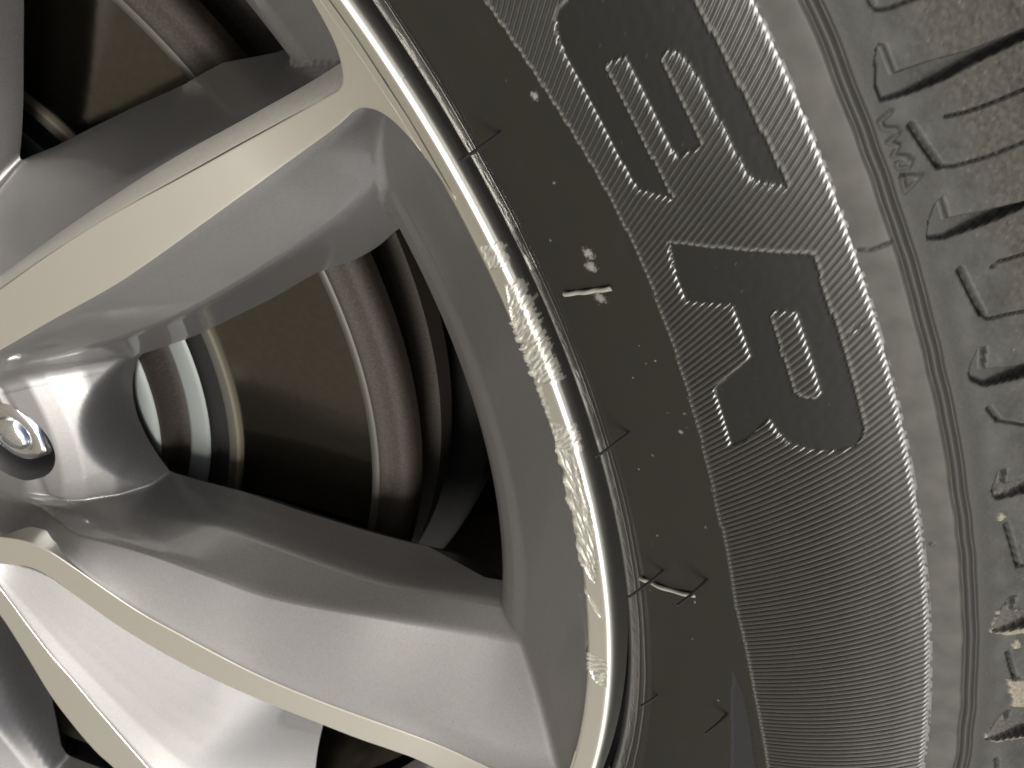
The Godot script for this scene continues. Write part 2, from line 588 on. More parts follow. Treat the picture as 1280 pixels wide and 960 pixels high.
func build_shoulder(t: Node3D):
	var grooves := [
		pts2([83.5, 14.25, 84.4, 14.16, 84.3, 13.83, 84.4, 13.52, 89.1, 13.35, 93.6, 13.13, 101.8, 12.89, 110.0, 12.6, 110.0, 12.3, 101.3, 12.66, 94.4, 12.79, 90.0, 12.81, 84.6, 12.93, 81.2, 13.06, 81.2, 13.46, 82.1, 13.85]),
		pts2([82.4, 10.1, 83.5, 10.36, 84.8, 10.45, 85.0, 10.22, 84.9, 9.9, 89.7, 9.66, 95.2, 9.39, 105.0, 9.1, 105.0, 8.9, 95.0, 9.23, 89.5, 9.32, 85.6, 9.41, 83.4, 9.44, 81.3, 9.59]),
		pts2([82.7, 6.03, 84.3, 6.42, 85.6, 6.38, 84.8, 5.8, 88.8, 5.53, 100.0, 5.2, 100.0, 4.9, 89.9, 5.09, 87.5, 5.18, 84.0, 5.3, 82.4, 5.6]),
		pts2([82.8, 2.2, 84.3, 2.75, 85.6, 2.7, 85.0, 2.25, 89.0, 2.15, 100.0, 1.8, 100.0, 1.5, 88.0, 1.7, 83.4, 1.8]),
		pts2([82.0, -2.3, 84.5, -1.62, 85.7, -1.68, 85.0, -2.2, 89.0, -2.4, 100.0, -2.9, 100.0, -3.3, 88.0, -3.0, 81.4, -2.85]),
		pts2([82.0, -7.0, 84.4, -6.28, 85.7, -6.31, 85.2, -6.8, 89.0, -7.2, 100.0, -7.6, 100.0, -8.0, 88.0, -7.7, 81.6, -7.5]),
		pts2([82.0, -11.6, 84.4, -10.9, 85.7, -10.95, 85.2, -11.4, 89.0, -11.8, 100.0, -12.2, 100.0, -12.6, 88.0, -12.3, 81.6, -12.1]),
		pts2([82.7, 18.2, 84.2, 18.2, 84.5, 17.7, 90.0, 17.4, 101.8, 17.0, 110.0, 16.8, 110.0, 16.4, 101.3, 16.6, 90.0, 16.9, 82.0, 17.2])]
	var sipes := [   # width, depth, then the line
		[0.22, 0.5, pts2([84.3, 15.3, 84.7, 14.91, 86.0, 14.8, 88.3, 14.73, 96.0, 14.5])],
		[0.2, 0.6, pts2([88.2, 12.1, 91.1, 11.95, 95.1, 11.82, 99.3, 11.72, 108.0, 11.5])],
		[0.42, 0.9, pts2([83.8, 12.29, 84.5, 11.76, 85.5, 11.14])],
		[0.2, 0.5, pts2([85.5, 11.14, 87.3, 10.98, 91.7, 10.8, 97.3, 10.65, 106.0, 10.4])],
		[0.42, 0.9, pts2([84.4, 8.57, 85.1, 7.85, 85.8, 7.28])],
		[0.2, 0.5, pts2([85.8, 7.28, 86.5, 7.06, 89.4, 6.95, 91.7, 6.82, 100.0, 6.6])],
		[0.2, 0.5, pts2([88.6, 8.28, 89.9, 8.33, 93.5, 8.19, 100.0, 8.0])],
		[0.3, 0.7, pts2([84.1, 4.68, 85.2, 4.23])],
		[0.2, 0.5, pts2([85.2, 4.23, 88.9, 3.78, 96.0, 3.5])],
		[0.32, 0.8, pts2([84.5, 0.94, 85.2, 0.2, 86.0, -0.64])],
		[0.2, 0.5, pts2([86.0, -0.64, 90.0, -0.9, 96.0, -1.2])],
		[0.34, 0.8, pts2([84.3, -3.79, 84.9, -4.33, 85.8, -4.97])],
		[0.2, 0.5, pts2([85.8, -4.97, 90.0, -5.3, 96.0, -5.6])],
		[0.34, 0.8, pts2([84.3, -8.5, 84.9, -9.1, 85.8, -9.7])]]
	var letters := [   # the small raised marks beside the tread
		pts2([82.0, 12.78, 80.4, 12.69, 80.5, 12.5, 81.9, 12.38]),
		pts2([82.0, 12.26, 80.5, 12.17, 81.5, 12.0, 80.5, 11.84, 82.1, 11.67]),
		pts2([82.4, 11.56, 81.9, 11.45, 80.6, 11.53, 80.7, 11.65, 81.9, 11.6]),
		pts2([80.7, 11.3, 80.5, 10.93, 82.9, 11.14]), pts2([80.7, 11.3, 82.2, 11.18])]
	var patches := [   # caked pale mud
		pts2([83.4, 2.02, 85.3, 2.14, 89.0, 2.1, 95.0, 2.0, 95.0, 1.6, 87.7, 1.76, 83.4, 1.89]),
		pts2([83.7, 1.42, 84.5, 1.37, 83.9, 1.04, 83.3, 1.15]),
		pts2([81.1, -2.81, 82.5, -2.03, 84.2, -2.06, 86.9, -2.4, 92.0, -2.5, 92.0, -3.3, 86.9, -3.19]),
		pts2([84.8, -3.5, 85.9, -3.35, 86.6, -3.6, 85.6, -3.75]),
		pts2([84.4, -4.9, 85.4, -5.0, 90.0, -5.0, 92.0, -6.5, 86.0, -6.2, 85.0, -5.4]),
		pts2([81.2, -7.18, 82.5, -6.87, 84.5, -6.71, 88.6, -7.2, 92.0, -7.2, 92.0, -8.0, 88.9, -7.77, 82.9, -7.58])]
	var gb := []
	for g in grooves: gb.append(box_of(g, 0.4))
	var sb := []
	for g in sipes: sb.append(box_of(g[2], 1.6))
	var lb := []
	for g in letters: lb.append(box_of(g, 1.0))
	var pb := []
	for g in patches: pb.append(box_of(g, 1.0))
	var T0 := -24.0
	var T1 := 27.0
	var nv := 1300
	var sl := []
	var s := 71.8
	while s < 82.0: 
		sl.append(s); s += 0.2
	while s < 112.0:
		sl.append(s); s += 0.3
	var nu := sl.size()
	var pos := PackedVector3Array()
	var col := PackedColorArray()
	for i in nu:
		var ss: float = sl[i]
		for j in nv:
			var th := lerpf(T0, T1, float(j) / (nv - 1))
			var q := Vector2(ss, th * 5.6)
			var h := 0.0
			var wob := 0.12 * nz2.get_noise_2d(th * 0.7, 1.0)
			# twin moulding grooves with a fine ridge between them
			h -= 0.55 * exp(-pow((ss - 77.45 - wob) / 0.30, 2.0)) + 0.5 * exp(-pow((ss - 79.15 - wob) / 0.26, 2.0))
			h += 0.3 * exp(-pow((ss - 78.3 - wob) / 0.4, 2.0))
			var c := Color(0.030, 0.0292, 0.027)
			var n1 := nz.get_noise_2d(ss * 0.16, th * 0.9)
			var n2 := nz.get_noise_2d(ss * 0.7 + 90.0, th * 4.2)
			if ss > 79.5:
				c = c.lerp(Color(0.060, 0.059, 0.055), (0.5 + 0.5 * n1) * sm(80.0, 84.0, ss))
				# dust: thick towards the tread face, thinner down the tyre
				var edge := 89.0 + 1.6 * n1 + 2.0 * n2 + curve_at([Vector2(-24, 5.0), Vector2(0, 4.2), Vector2(6, 2.0), Vector2(12, 0.3), Vector2(15, -1.2), Vector2(27, -2)], th)
				var dust := sm(edge - 1.2, edge + 1.6, ss) * (0.62 + 0.5 * n2)
				c = c.lerp(Color(0.066, 0.059, 0.049) * (0.85 + 0.75 * nz.get_noise_2d(ss * 0.9, th * 5.0 + 20.0)), clampf(dust * (0.75 + 0.6 * nz.get_noise_2d(ss * 0.35, th * 2.0 + 60.0)), 0.0, 0.85))
				h += 0.08 * n2 * sm(83.0, 88.0, ss) + 0.07 * dust * nz.get_noise_2d(ss * 1.9, th * 11.0)
				for k in patches.size():
					if pb[k].has_point(q) and Geometry2D.is_point_in_polygon(q + Vector2(n2, n1) * 0.5, patches[k]):
						var gr := nz.get_noise_2d(ss * 2.2, th * 12.0)
						c = Color(0.17, 0.153, 0.123) * (0.85 + 0.4 * gr)
						h += 0.35 + 0.25 * gr
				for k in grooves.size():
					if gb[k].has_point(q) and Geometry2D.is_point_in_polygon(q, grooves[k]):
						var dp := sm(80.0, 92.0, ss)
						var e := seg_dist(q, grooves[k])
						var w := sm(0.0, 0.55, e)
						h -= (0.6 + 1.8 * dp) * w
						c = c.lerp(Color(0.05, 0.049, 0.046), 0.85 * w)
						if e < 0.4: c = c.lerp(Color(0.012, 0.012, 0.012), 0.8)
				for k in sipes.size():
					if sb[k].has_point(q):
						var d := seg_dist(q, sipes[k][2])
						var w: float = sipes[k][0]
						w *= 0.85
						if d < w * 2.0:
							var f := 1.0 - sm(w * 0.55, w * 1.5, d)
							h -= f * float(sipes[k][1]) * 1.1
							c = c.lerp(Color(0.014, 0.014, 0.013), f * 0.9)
				for k in letters.size():
					if lb[k].has_point(q):
						var d := seg_dist(q, letters[k])
						h += 0.34 * (1.0 - sm(0.14, 0.42, d))
				# chipped rubber crumbs
				var cr := nz2.get_noise_2d(ss * 1.1 + 7.0, th * 6.0)
				if cr > 0.8: c = c.lerp(Color(0.24, 0.23, 0.21), (cr - 0.8) * 2.0 * sm(84.0, 89.0, ss))
			elif ss < 77.3:
				c = c.lerp(Color(0.060, 0.057, 0.051), (0.5 + 0.5 * n1) * 0.8)
				# line of flash across the gap
				if th > 9.0 and th < 10.5 and ss > 72.6:
					var d := seg_dist(q, pts2([72.8, 9.77, 74.4, 9.71, 77.7, 9.84]))
					h += 0.35 * (1.0 - sm(0.1, 0.3, d)) * (0.6 + n2)
					if d < 0.5: c = c.lerp(Color(0.012, 0.012, 0.012), 0.7 * (1.0 - d / 0.5))
				var pd := Vector2(ss - 73.5, (th - 0.47) * 5.6).length()
				if pd < 0.6:
					h += 0.4 * (1.0 - pd / 0.6)
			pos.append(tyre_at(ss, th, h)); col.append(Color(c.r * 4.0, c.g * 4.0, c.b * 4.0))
	var nrm := grid_normals(pos, nu, nv, 1.0)
	var cell := PackedInt32Array()
	for i in nu - 1:
		for j in nv - 1:
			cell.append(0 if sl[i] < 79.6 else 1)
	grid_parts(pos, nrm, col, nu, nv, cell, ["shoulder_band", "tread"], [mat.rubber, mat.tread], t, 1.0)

# ---------- alloy wheel
func zface(r: float) -> float:
	var t := clampf((r - 203.6) / 46.2, 0.0, 1.1)
	return -8.0 + 6.9 * t * t

func lut(pts: Array) -> PackedFloat32Array:   # (R, value) -> one value per mm of R from 30 to 260, smoothed
	var raw := PackedFloat32Array()
	for i in 231: raw.append(ext_curve(pts, 30.0 + i))
	for pass_no in 2:
		var o := PackedFloat32Array()
		for i in 231:
			var s := 0.0
			var n := 0
			for k in range(maxi(i - 5, 0), mini(i + 6, 231)):
				s += raw[k]; n += 1
			o.append(s / n)
		raw = o
	return raw

func ext_curve(c: Array, x: float) -> float:   # extrapolates at both ends, gently
	var k := c.size()
	if x < c[0].x: return c[0].y + (c[1].y - c[0].y) / (c[1].x - c[0].x) * (x - c[0].x) * 0.6
	if x > c[k - 1].x: return c[k - 1].y + (c[k - 1].y - c[k - 2].y) / (c[k - 1].x - c[k - 2].x) * (x - c[k - 1].x) * 0.8
	return curve_at(c, x)

func V(a: Array) -> Array:
	var o := []
	for i in range(0, a.size(), 2): o.append(Vector2(a[i], a[i + 1]))
	return o

func pw(th: float, ths: PackedFloat32Array, zs: PackedFloat32Array, slope0: float, slope1: float) -> float:
	# angles fall along the list; beyond the ends the walls keep falling
	var k := ths.size()
	if th >= ths[0]: return zs[0] - (th - ths[0]) * slope0
	for i in k - 1:
		if th >= ths[i + 1]:
			return lerpf(zs[i], zs[i + 1], (ths[i] - th) / maxf(ths[i] - ths[i + 1], 0.001))
	return zs[k - 1] - (ths[k - 1] - th) * slope1

func smax(a: float, b: float, k: float) -> float:
	if a - b > k: return a
	if b - a > k: return b
	var h := clampf(0.5 + 0.5 * (a - b) / k, 0.0, 1.0)
	return lerpf(b, a, h) + 0.5 * k * h * (1.0 - h)

func rim_cone(r: float) -> float:
	return curve_at([Vector2(190, -110), Vector2(209, -40), Vector2(213, -27), Vector2(215, -24.6), Vector2(218, -22.6), Vector2(222, -20.6), Vector2(243, -6.6), Vector2(245.5, -4.7), Vector2(249, -4.2)], r)

func zcut(r: float) -> float:
	return curve_at([Vector2(40, -47), Vector2(86, -45), Vector2(150, -44), Vector2(184, -42), Vector2(205, -34), Vector2(250, -33)], r)

const NUT_R := 53.0
const NUT_TH := -19.5
const HOLE := 16.0

func build_wheel():
	var w := Node3D.new()
	w.name = "alloy_wheel"
	add_child(w)
	tag(w, "grey alloy wheel with machined spoke faces and a scraped rim edge", "wheel")
	# edges of the spokes: angle against radius
	var C := [lut(V([80, 40, 103, 34.6, 119, 31, 142, 28, 163, 25.9, 180, 24.6, 195, 23.4, 215, 22])),
		lut(V([80, 23.4, 109, 22.5, 151, 21.8, 184, 21.1, 205, 20.5, 228, 20.0, 247, 20])),
		lut(V([80, 21.4, 112, 21.2, 133, 21.0, 157, 20.6, 186, 19.9, 214, 19.4, 234, 19.1, 250, 19.1])),
		lut(V([80, 13.2, 93, 13.9, 117, 14.8, 146, 15.5, 160, 16.0, 184, 16.7, 207, 17.3, 229, 17.8, 250, 18])),
		lut(V([60, 4, 75, 6.7, 143, 9, 199, 12.5, 220, 14, 247, 17])),
		lut(V([60, -14, 92, -2, 137, 3.8, 169.5, 6.9, 195, 8.3, 215, 9.8]))]
	var A := [lut(V([60, -42, 80, -33.5, 93, -31, 119.5, -26.8, 147.5, -25, 179.5, -22.6, 200, -20.6, 215, -19.5])),
		lut(V([60, -42, 69.5, -38.6, 85.5, -34.6, 106, -31.5, 126.4, -29.9, 141.8, -29.1, 156.2, -27.4, 174.6, -25.1, 198.3, -23.1, 215.5, -21.7, 245, -19])),
		lut(V([60, -46.5, 72, -41.0, 84, -38.8, 108, -39, 148, -36.6, 186, -32.4, 226, -28.8, 246, -26.5])),
		lut(V([60, -49.5, 69, -42.8, 76, -40.7, 83, -40.3, 107, -41, 127, -39.9, 151, -38.3, 172, -36.2, 192, -34, 221, -31.7, 246, -29.5])),
		lut(V([60, -66, 66, -61.5, 73, -52.5, 80, -50, 107, -48.8, 130, -46.4, 157, -42.6, 175, -40, 188, -38.4, 205, -36.3, 225, -35, 246, -34.5]))]
	var Bk := [lut(V([60, -67, 73, -71.4, 87, -73.6, 102, -75.2, 130, -75.7, 160, -75.9, 230, -74])),
		lut(V([60, -78, 84, -80.8, 102, -82.8, 122, -84.8, 138, -85, 153, -84.4, 162, -83.2, 230, -78]))]
	var pd := lut(V([60, 4, 75, 8, 100, 15, 140, 23, 165, 36, 185, 70, 205, 100]))
	var ridge_z := lut(V([60, -16.5, 88, -16, 112, -17, 145, -17.7, 175, -19, 198, -20.5, 218, -21, 245, -18]))
	var valley_z := lut(V([60, -12, 84, -10.6, 108, -10.0, 150, -10.2, 190, -10.6, 240, -8.5]))
	var U := [Vector2(111.2, -16.4)]   # radius and angle of the rounded end's centre
	var hub_z := V([30, -20, 58, -21, 70, -23.5, 76, -26, 84, -31, 92, -39, 99, -47, 104, -70])
	var Crot := [0.0, 35.0, 68.0, 108.0, 144.0, 180.0, 216.0]
	var Arot := [0.0, -86.0]
	# angles of the columns: fine where the photograph looks, coarse round the back
	var ths := PackedFloat32Array()
	var a := -122.0
	while a < 48.0:
		ths.append(a); a += (0.13 if a > -45.0 and a < 12.0 else 0.2) if a > -58.0 and a < 30.0 else 0.4
	while a < 238.0:
		ths.append(a); a += 1.0
	ths.append(238.0)
	var nv := ths.size()
	var rs := PackedFloat32Array()
	var r := 30.0
	while r <= 248.5:
		rs.append(r); r += 1.0
	var nu := rs.size()
	var pos := PackedVector3Array()
	var val := PackedFloat32Array()
	pos.resize(nu * nv)
	val.resize(nu * nv)
	var hx := NUT_R * cos(deg_to_rad(NUT_TH + ROLL))
	var hy := NUT_R * sin(deg_to_rad(NUT_TH + ROLL))
	var kc := PackedFloat32Array(); kc.resize(6)
	var ka := PackedFloat32Array(); ka.resize(6)
	var kp := PackedFloat32Array(); kp.resize(13)
	var zp := PackedFloat32Array(); zp.resize(13)
	for i in nu:
		var rr := rs[i]
		var li := clampi(int(rr - 30.0), 0, 229)
		var lf := rr - 30.0 - li
		for k in 6: kc[k] = lerpf(C[k][li], C[k][li + 1], lf)
		for k in 5: ka[k + 1 if k > 0 else 0] = lerpf(A[k][li], A[k][li + 1], lf)
		ka[1] = ka[0] - rad_to_deg(1.1 / rr)
		var b0 := lerpf(Bk[0][li], Bk[0][li + 1], lf)
		var b1 := lerpf(Bk[1][li], Bk[1][li + 1], lf)
		var depth: float = pd[li]
		var zf := zface(rr) - 0.1
		var zo := curve_at(V([170, -44, 205, -37]), rr)
		var cz := PackedFloat32Array([zo, -12.0, zf, zf, -20.0, zo])
		var az := PackedFloat32Array([curve_at(V([150, -45, 185, -40, 207, -36]), rr), curve_at(V([120, -33, 150, -31, 180, -29, 215, -27]), rr), ridge_z[li], valley_z[li], zf, zf])
		# pocket between the two arms, then the second arm
		for k in 10:
			var u := k / 9.0
			kp[k] = lerpf(ka[5], b0, u)
			zp[k] = zf - depth * (pow(1.0 - u, 0.9) if u > 0.12 else pow(0.88, 0.9) * sm(0.0, 0.12, u))
		kp[10] = b0 - 0.01; zp[10] = zf
		kp[11] = b1; zp[11] = zf
		kp[12] = b1 - rad_to_deg(15.0 / rr); zp[12] = -36.0
		var mm := rad_to_deg(1.0 / rr)      # degrees per millimetre along the arc
		var s0 := 2.6 / mm
		var cone := rim_cone(rr)
		var plateau := curve_at(hub_z, rr)
		var ringz := -9.5 - pow(absf(rr - 50.0) / 7.0, 4.0) * 3.0
		for j in nv:
			var th := ths[j]
			# the hub's flat runs to the rounded end of each opening and drops there as a steep wall
			var best := -1e3
			if rr < 150.0:
				for c in U:
					var cd := deg_to_rad(th - c.y)
					var dist := sqrt(rr * rr + c.x * c.x - 2.0 * rr * c.x * cos(cd))
					best = maxf(best, 31.0 - dist)
				best = maxf(best, rr - lerpf(100.0, 84.0, sm(30.0, 60.0, absf(fposmod(th + 18.0 + 180.0, 360.0) - 180.0))))
				best = plateau - (0.0 if best < -3.2 else pow(best + 3.2, 2.0) * 0.42)
			var z := smax(cone, best, 3.0)
			if th < -52.0 and th > -130.0 and rr < 75.0: z = smax(z, lerpf(-22.0, ringz, sm(-52.0, -60.0, th)), 4.0)
			var tap := 1.3 * mm
			for rot in Crot:
				var l := fposmod(th - rot + 180.0, 360.0) - 180.0
				if l < -30.0 or l > 60.0: continue
				var q := (pw(l - tap, kc, cz, s0, s0) + pw(l, kc, cz, s0, s0) + pw(l + tap, kc, cz, s0, s0)) / 3.0
				z = smax(z, q, lerpf(6.0, 6.0, sm(85.0, 125.0, rr)) if rr < 130 else (5.0 if rr < 200 else 2.5))
			for rot in Arot:
				var l := fposmod(th - rot + 180.0, 360.0) - 180.0
				if l < -110.0 or l > 10.0: continue
				tap = lerpf(2.4, 0.9, sm(62.0, 100.0, rr)) * mm
				var q := (pw(l - tap, ka, az, s0, s0 * 0.2) + pw(l, ka, az, s0, s0 * 0.2) + pw(l + tap, ka, az, s0, s0 * 0.2)) / 3.0
				if l > ka[4]: q = lerpf(lerpf(-22.0, q, sm(58.0, 86.0, rr)), q, sm(2.5 * mm, 0.0, l - ka[4]))
				if l < ka[5]: q = pw(l, kp, zp, s0, s0)
				z = smax(z, q, 5.0 if rr < 118 else (4.0 if rr < 200 else 1.2))
			z = minf(z, zf - 0.06)
			var p := pol(rr, th, z)
			pos[i * nv + j] = p
			var hd := Vector2(p.x / MM - hx, p.y / MM - hy).length() - HOLE
			val[i * nv + j] = minf(z - zcut(rr), hd * 2.0)
	var nrm := grid_normals(pos, nu, nv, 1.0, true)
	# cells into parts: hub, rim and one part per spoke
	var names := ["hub", "rim", "spoke", "spoke", "spoke", "spoke"]
	var made := clip_parts(pos, nrm, val, nu, nv, ths, rs, names, w)
	machined_strips(w, C, A, Bk)
	# dried polish residue along the upper edge of the upper spoke's turned face
	var rp := PackedVector3Array()
	var rc := 9
	for i in 331:
		var rr := lerpf(72.0, 237.0, i / 330.0)
		var li := int(rr - 30.0)
		var lf := rr - 30.0 - li
		var t0 := lerpf(C[2][li], C[2][li + 1], lf)
		var t1 := lerpf(C[1][li], C[1][li + 1], lf)
		var zf := zface(rr) - 0.06
		for j in rc:
			var f := j / (rc - 1.0)
			var lump := nz.get_noise_2d(rr * 0.9, j * 0.8) + 0.6 * nz.get_noise_2d(rr * 2.5, j * 2.0)
			var edge := sm(0.0, 0.12, f) * (1.0 - sm(0.85, 1.0, f))
			rp.append(pol(rr, lerpf(t0 + 0.02, t1, f), lerpf(zf, -11.9, f) + (0.1 + 0.12 * lump * sm(150.0, 205.0, rr)) * edge + 0.4 * sin(f * PI)))
	var rn := grid_normals(rp, 331, rc, 1.0)
	grid_parts(rp, rn, PackedColorArray(), 331, rc, PackedInt32Array(), ["polish_residue"], [mat.residue], w, 1.0)
	rim_lip(w)
	# barrel behind the spokes
	var barrel := put("barrel", lathe([Vector2(211, -42), Vector2(208, -52), Vector2(206, -80), Vector2(205, -150), Vector2(208, -190), Vector2(214, -205), Vector2(226, -208), Vector2(240, -212)], 0, 360, 180, mat.barrel), w)
	tag(barrel, "dusty inner barrel of the rim")
	var ob := put("rim_well", lathe([Vector2(254.2, -7), Vector2(253, -12), Vector2(247, -16), Vector2(235, -22), Vector2(222, -40), Vector2(214, -60), Vector2(212, -150), Vector2(240, -212)], 0, 360, 120, mat.black), w)
	# lug hole seat
	var sp := PackedVector3Array()
	var seat := CylinderMesh.new()
	seat.top_radius = (HOLE + 1.5) * MM; seat.bottom_radius = seat.top_radius; seat.height = 0.004
	seat.material = mat.seat
	var so := put("lug_seat", seat, w)
	so.position = Vector3(hx, hy, -46) * MM
	so.rotation_degrees.x = 90

func spoke_id(r: float, th: float) -> int:
	if r < 82.0: return 0
	if r > 219.0: return 1
	if th > -8.0 and th < 30.0: return 2
	if th <= -8.0 and th > -95.0: return 3
	if th <= -95.0: return 4
	return 5

func clip_parts(pos: PackedVector3Array, nrm: PackedVector3Array, val: PackedFloat32Array, nu: int, nv: int, ths: PackedFloat32Array, rs: PackedFloat32Array, names: Array, parent: Node) -> Array:
	var P := []
	var N := []
	var I := []
	var keep := []
	for b in names.size():
		P.append(PackedVector3Array()); N.append(PackedVector3Array()); I.append(PackedInt32Array())
		var rm := PackedInt32Array(); rm.resize(pos.size()); rm.fill(-1)
		keep.append(rm)
	var wallP := PackedVector3Array()
	var wallN := PackedVector3Array()
	var wallI := PackedInt32Array()
	for i in nu - 1:
		for j in nv - 1:
			var b := spoke_id(rs[i], ths[j])
			var q := [i * nv + j, (i + 1) * nv + j, (i + 1) * nv + j + 1, i * nv + j + 1]
			var inside := 0
			for v in q:
				if val[v] > 0.0: inside += 1
			if inside == 0: continue
			var p: PackedVector3Array = P[b]
			var n: PackedVector3Array = N[b]
			var idx: PackedInt32Array = I[b]
			var rm: PackedInt32Array = keep[b]
			if inside == 4:
				for k in 4:
					var v: int = q[k]
					if rm[v] < 0:
						rm[v] = p.size(); p.append(pos[v]); n.append(nrm[v])
				idx.append_array([rm[q[0]], rm[q[2]], rm[q[1]], rm[q[0]], rm[q[3]], rm[q[2]]])
			else:
				var hd := Vector2(pos[q[0]].x / MM - NUT_R * cos(deg_to_rad(NUT_TH + ROLL)), pos[q[0]].y / MM - NUT_R * sin(deg_to_rad(NUT_TH + ROLL))).length()
				var drop := 0.024 if hd < HOLE + 3.0 else 0.013
				for tr in [[q[0], q[2], q[1]], [q[0], q[3], q[2]]]:
					var pp := []
					var nn := []
					var cut := []
					for k in 3:
						var v: int = tr[k]
						var x: int = tr[(k + 1) % 3]
						if val[v] > 0.0:
							pp.append(pos[v]); nn.append(nrm[v])
						if (val[v] > 0.0) != (val[x] > 0.0):
							var f := val[v] / (val[v] - val[x])
							pp.append(pos[v].lerp(pos[x], f)); nn.append(nrm[v].lerp(nrm[x], f).normalized())
							cut.append(pos[v].lerp(pos[x], f))
					var s := p.size()
					for k in pp.size():
						p.append(pp[k]); n.append(nn[k])
					for k in range(1, pp.size() - 1): idx.append_array([s, s + k, s + k + 1])
					if cut.size() == 2:
						var e: Vector3 = cut[1] - cut[0]
						if e.length() < 1e-7: continue
						var on := e.cross(Vector3(0, 0, 1)).normalized()
						# point the wall's face into the opening
						var low := Vector3.ZERO
						for k in 3:
							if val[tr[k]] <= 0.0: low = pos[tr[k]]
						if (low - cut[0]).dot(on) < 0: on = -on
						var c := wallP.size()
						var dn := Vector3(0, 0, -drop)
						if drop < 0.02: dn -= on * drop * 1.1
						wallP.append_array([cut[0], cut[1], cut[1] + dn, cut[0] + dn])
						if drop < 0.02: on = (on - Vector3(0, 0, 0.9)).normalized()
						wallN.append_array([on, on, on, on])
						if e.cross(dn).dot(on) < 0.0: wallI.append_array([c, c + 1, c + 2, c, c + 2, c + 3])
						else: wallI.append_array([c, c + 2, c + 1, c, c + 3, c + 2])
			P[b] = p; N[b] = n; I[b] = idx; keep[b] = rm
	var made := []
	for b in names.size():
		if I[b].size(): made.append(put(names[b], mesh_of(P[b], N[b], I[b], mat.paint), parent))
	var o := put("opening_edge", mesh_of(wallP, wallN, wallI, mat.paint), parent)
	return made

func strip(left: Array, right: Array, count: int, skirt: float, m: Material) -> ArrayMesh:
	# a flat turned face between two edges given as (R, angle); its edges rolled over and carried down as a skirt
	var L := catmull(left, count)
	var Rr := catmull(right, count)
	var pos := PackedVector3Array()
	var across := 13
	for i in count:
		var a := pol(L[i].x, L[i].y, 0.0)
		var b := pol(Rr[i].x, Rr[i].y, 0.0)
		var w := (b - a).length()
		var e := minf(0.0004, w * 0.3)
		var xs := [0.0, 0.0, e * 0.3, e, e * 1.6]
		var zs := [-skirt, -0.22, -0.05, 0.0, 0.0]
		for k in across:
			var x := 0.0
			var dz := 0.0
			if k < 5:
				x = xs[k]; dz = zs[k]
			elif k >= across - 5:
				x = w - xs[across - 1 - k]; dz = zs[across - 1 - k]
			else:
				x = lerpf(e * 1.6, w - e * 1.6, (k - 4) / float(across - 9))
			var f := x / maxf(w, 1e-6)
			var p := pol(lerpf(L[i].x, Rr[i].x, f), lerpf(L[i].y, Rr[i].y, f), 0.0)
			var r := Vector2(p.x, p.y).length() / MM
			p.z = (zface(r) + dz - (0.03 if r > 246.0 else 0.0)) * MM
			pos.append(p)
	var nrm := grid_normals(pos, count, across, 1.0)
	# orient outwards
	var mid := (count / 2) * across + across / 2
	var sg := 1.0
	if nrm[mid].z < 0:
		sg = -1.0
		for k in nrm.size(): nrm[k] = -nrm[k]
	var idx := PackedInt32Array()
	for i in count - 1:
		for j in across - 1:
			var q := i * across + j
			if sg > 0: idx.append_array([q, q + across + 1, q + across, q, q + 1, q + across + 1])
			else: idx.append_array([q, q + across, q + across + 1, q, q + across + 1, q + 1])
	var col := PackedColorArray()
	col.resize(pos.size())
	col.fill(Color(1.0, 1.0, 1.0))
	return mesh_of(pos, nrm, idx, m, col)

func machined_strips(w: Node3D, _C: Array, _A: Array, _B: Array):
	var c := strip(V([70, 21.6, 90, 21.4, 112, 21.2, 133, 21.0, 157, 20.65, 186, 19.9, 214, 19.4, 232, 19.2, 237, 19.25, 240, 19.8, 242.6, 20.9, 244.3, 22.6, 246, 25, 248.2, 28]),
		V([70, 12.6, 92, 13.8, 117, 14.8, 146, 15.45, 160, 15.9, 184, 16.7, 207, 17.3, 229, 17.8, 237, 18.05, 241, 17.75, 243.6, 17.1, 245.0, 16.3, 245.95, 15.4, 246.6, 14.4, 247.6, 13.0]), 220, 4.0, mat.machined)
	var o := put("machined_face", c, w)
	tag(o, "bare machined face of the upper spoke")
	c = strip(V([45, -110, 46, -80, 52, -62, 61, -49, 69, -42.6, 76, -40.4, 83, -40.1, 107, -41.0, 127, -39.9, 151, -38.3, 172, -36.2, 192, -34.1, 207, -32.8, 222, -31.7, 238, -30.3, 243.5, -28.4, 247, -24, 248.5, -20]),
		V([58, -110, 58, -84, 60, -73, 66, -61.6, 73, -52.6, 80, -49.9, 89, -49.5, 107, -48.8, 130, -46.4, 157, -42.6, 175, -40.0, 188, -38.4, 198, -37.1, 207, -36.2, 230, -35, 241, -34.6, 247, -37, 248.5, -42]), 220, 6.0, mat.machined)
	o = put("machined_face", c, w)
	tag(o, "curved machined face of the lower spoke")
	c = strip(V([50, -76, 62, -70, 73, -71.4, 87, -73.6, 102, -75.1, 116, -75.3, 130, -75.7, 160, -75.9, 190, -75.6, 230, -74, 248, -73]),
		V([62, -84, 72, -81, 84, -80.8, 102, -82.8, 122, -84.8, 138, -85.0, 153, -84.4, 162, -83.2, 190, -80.5, 230, -77.5, 248, -76]), 120, 6.0, mat.machined)
	o = put("machined_face", c, w)
	tag(o, "lowest machined face beside the deep pocket")

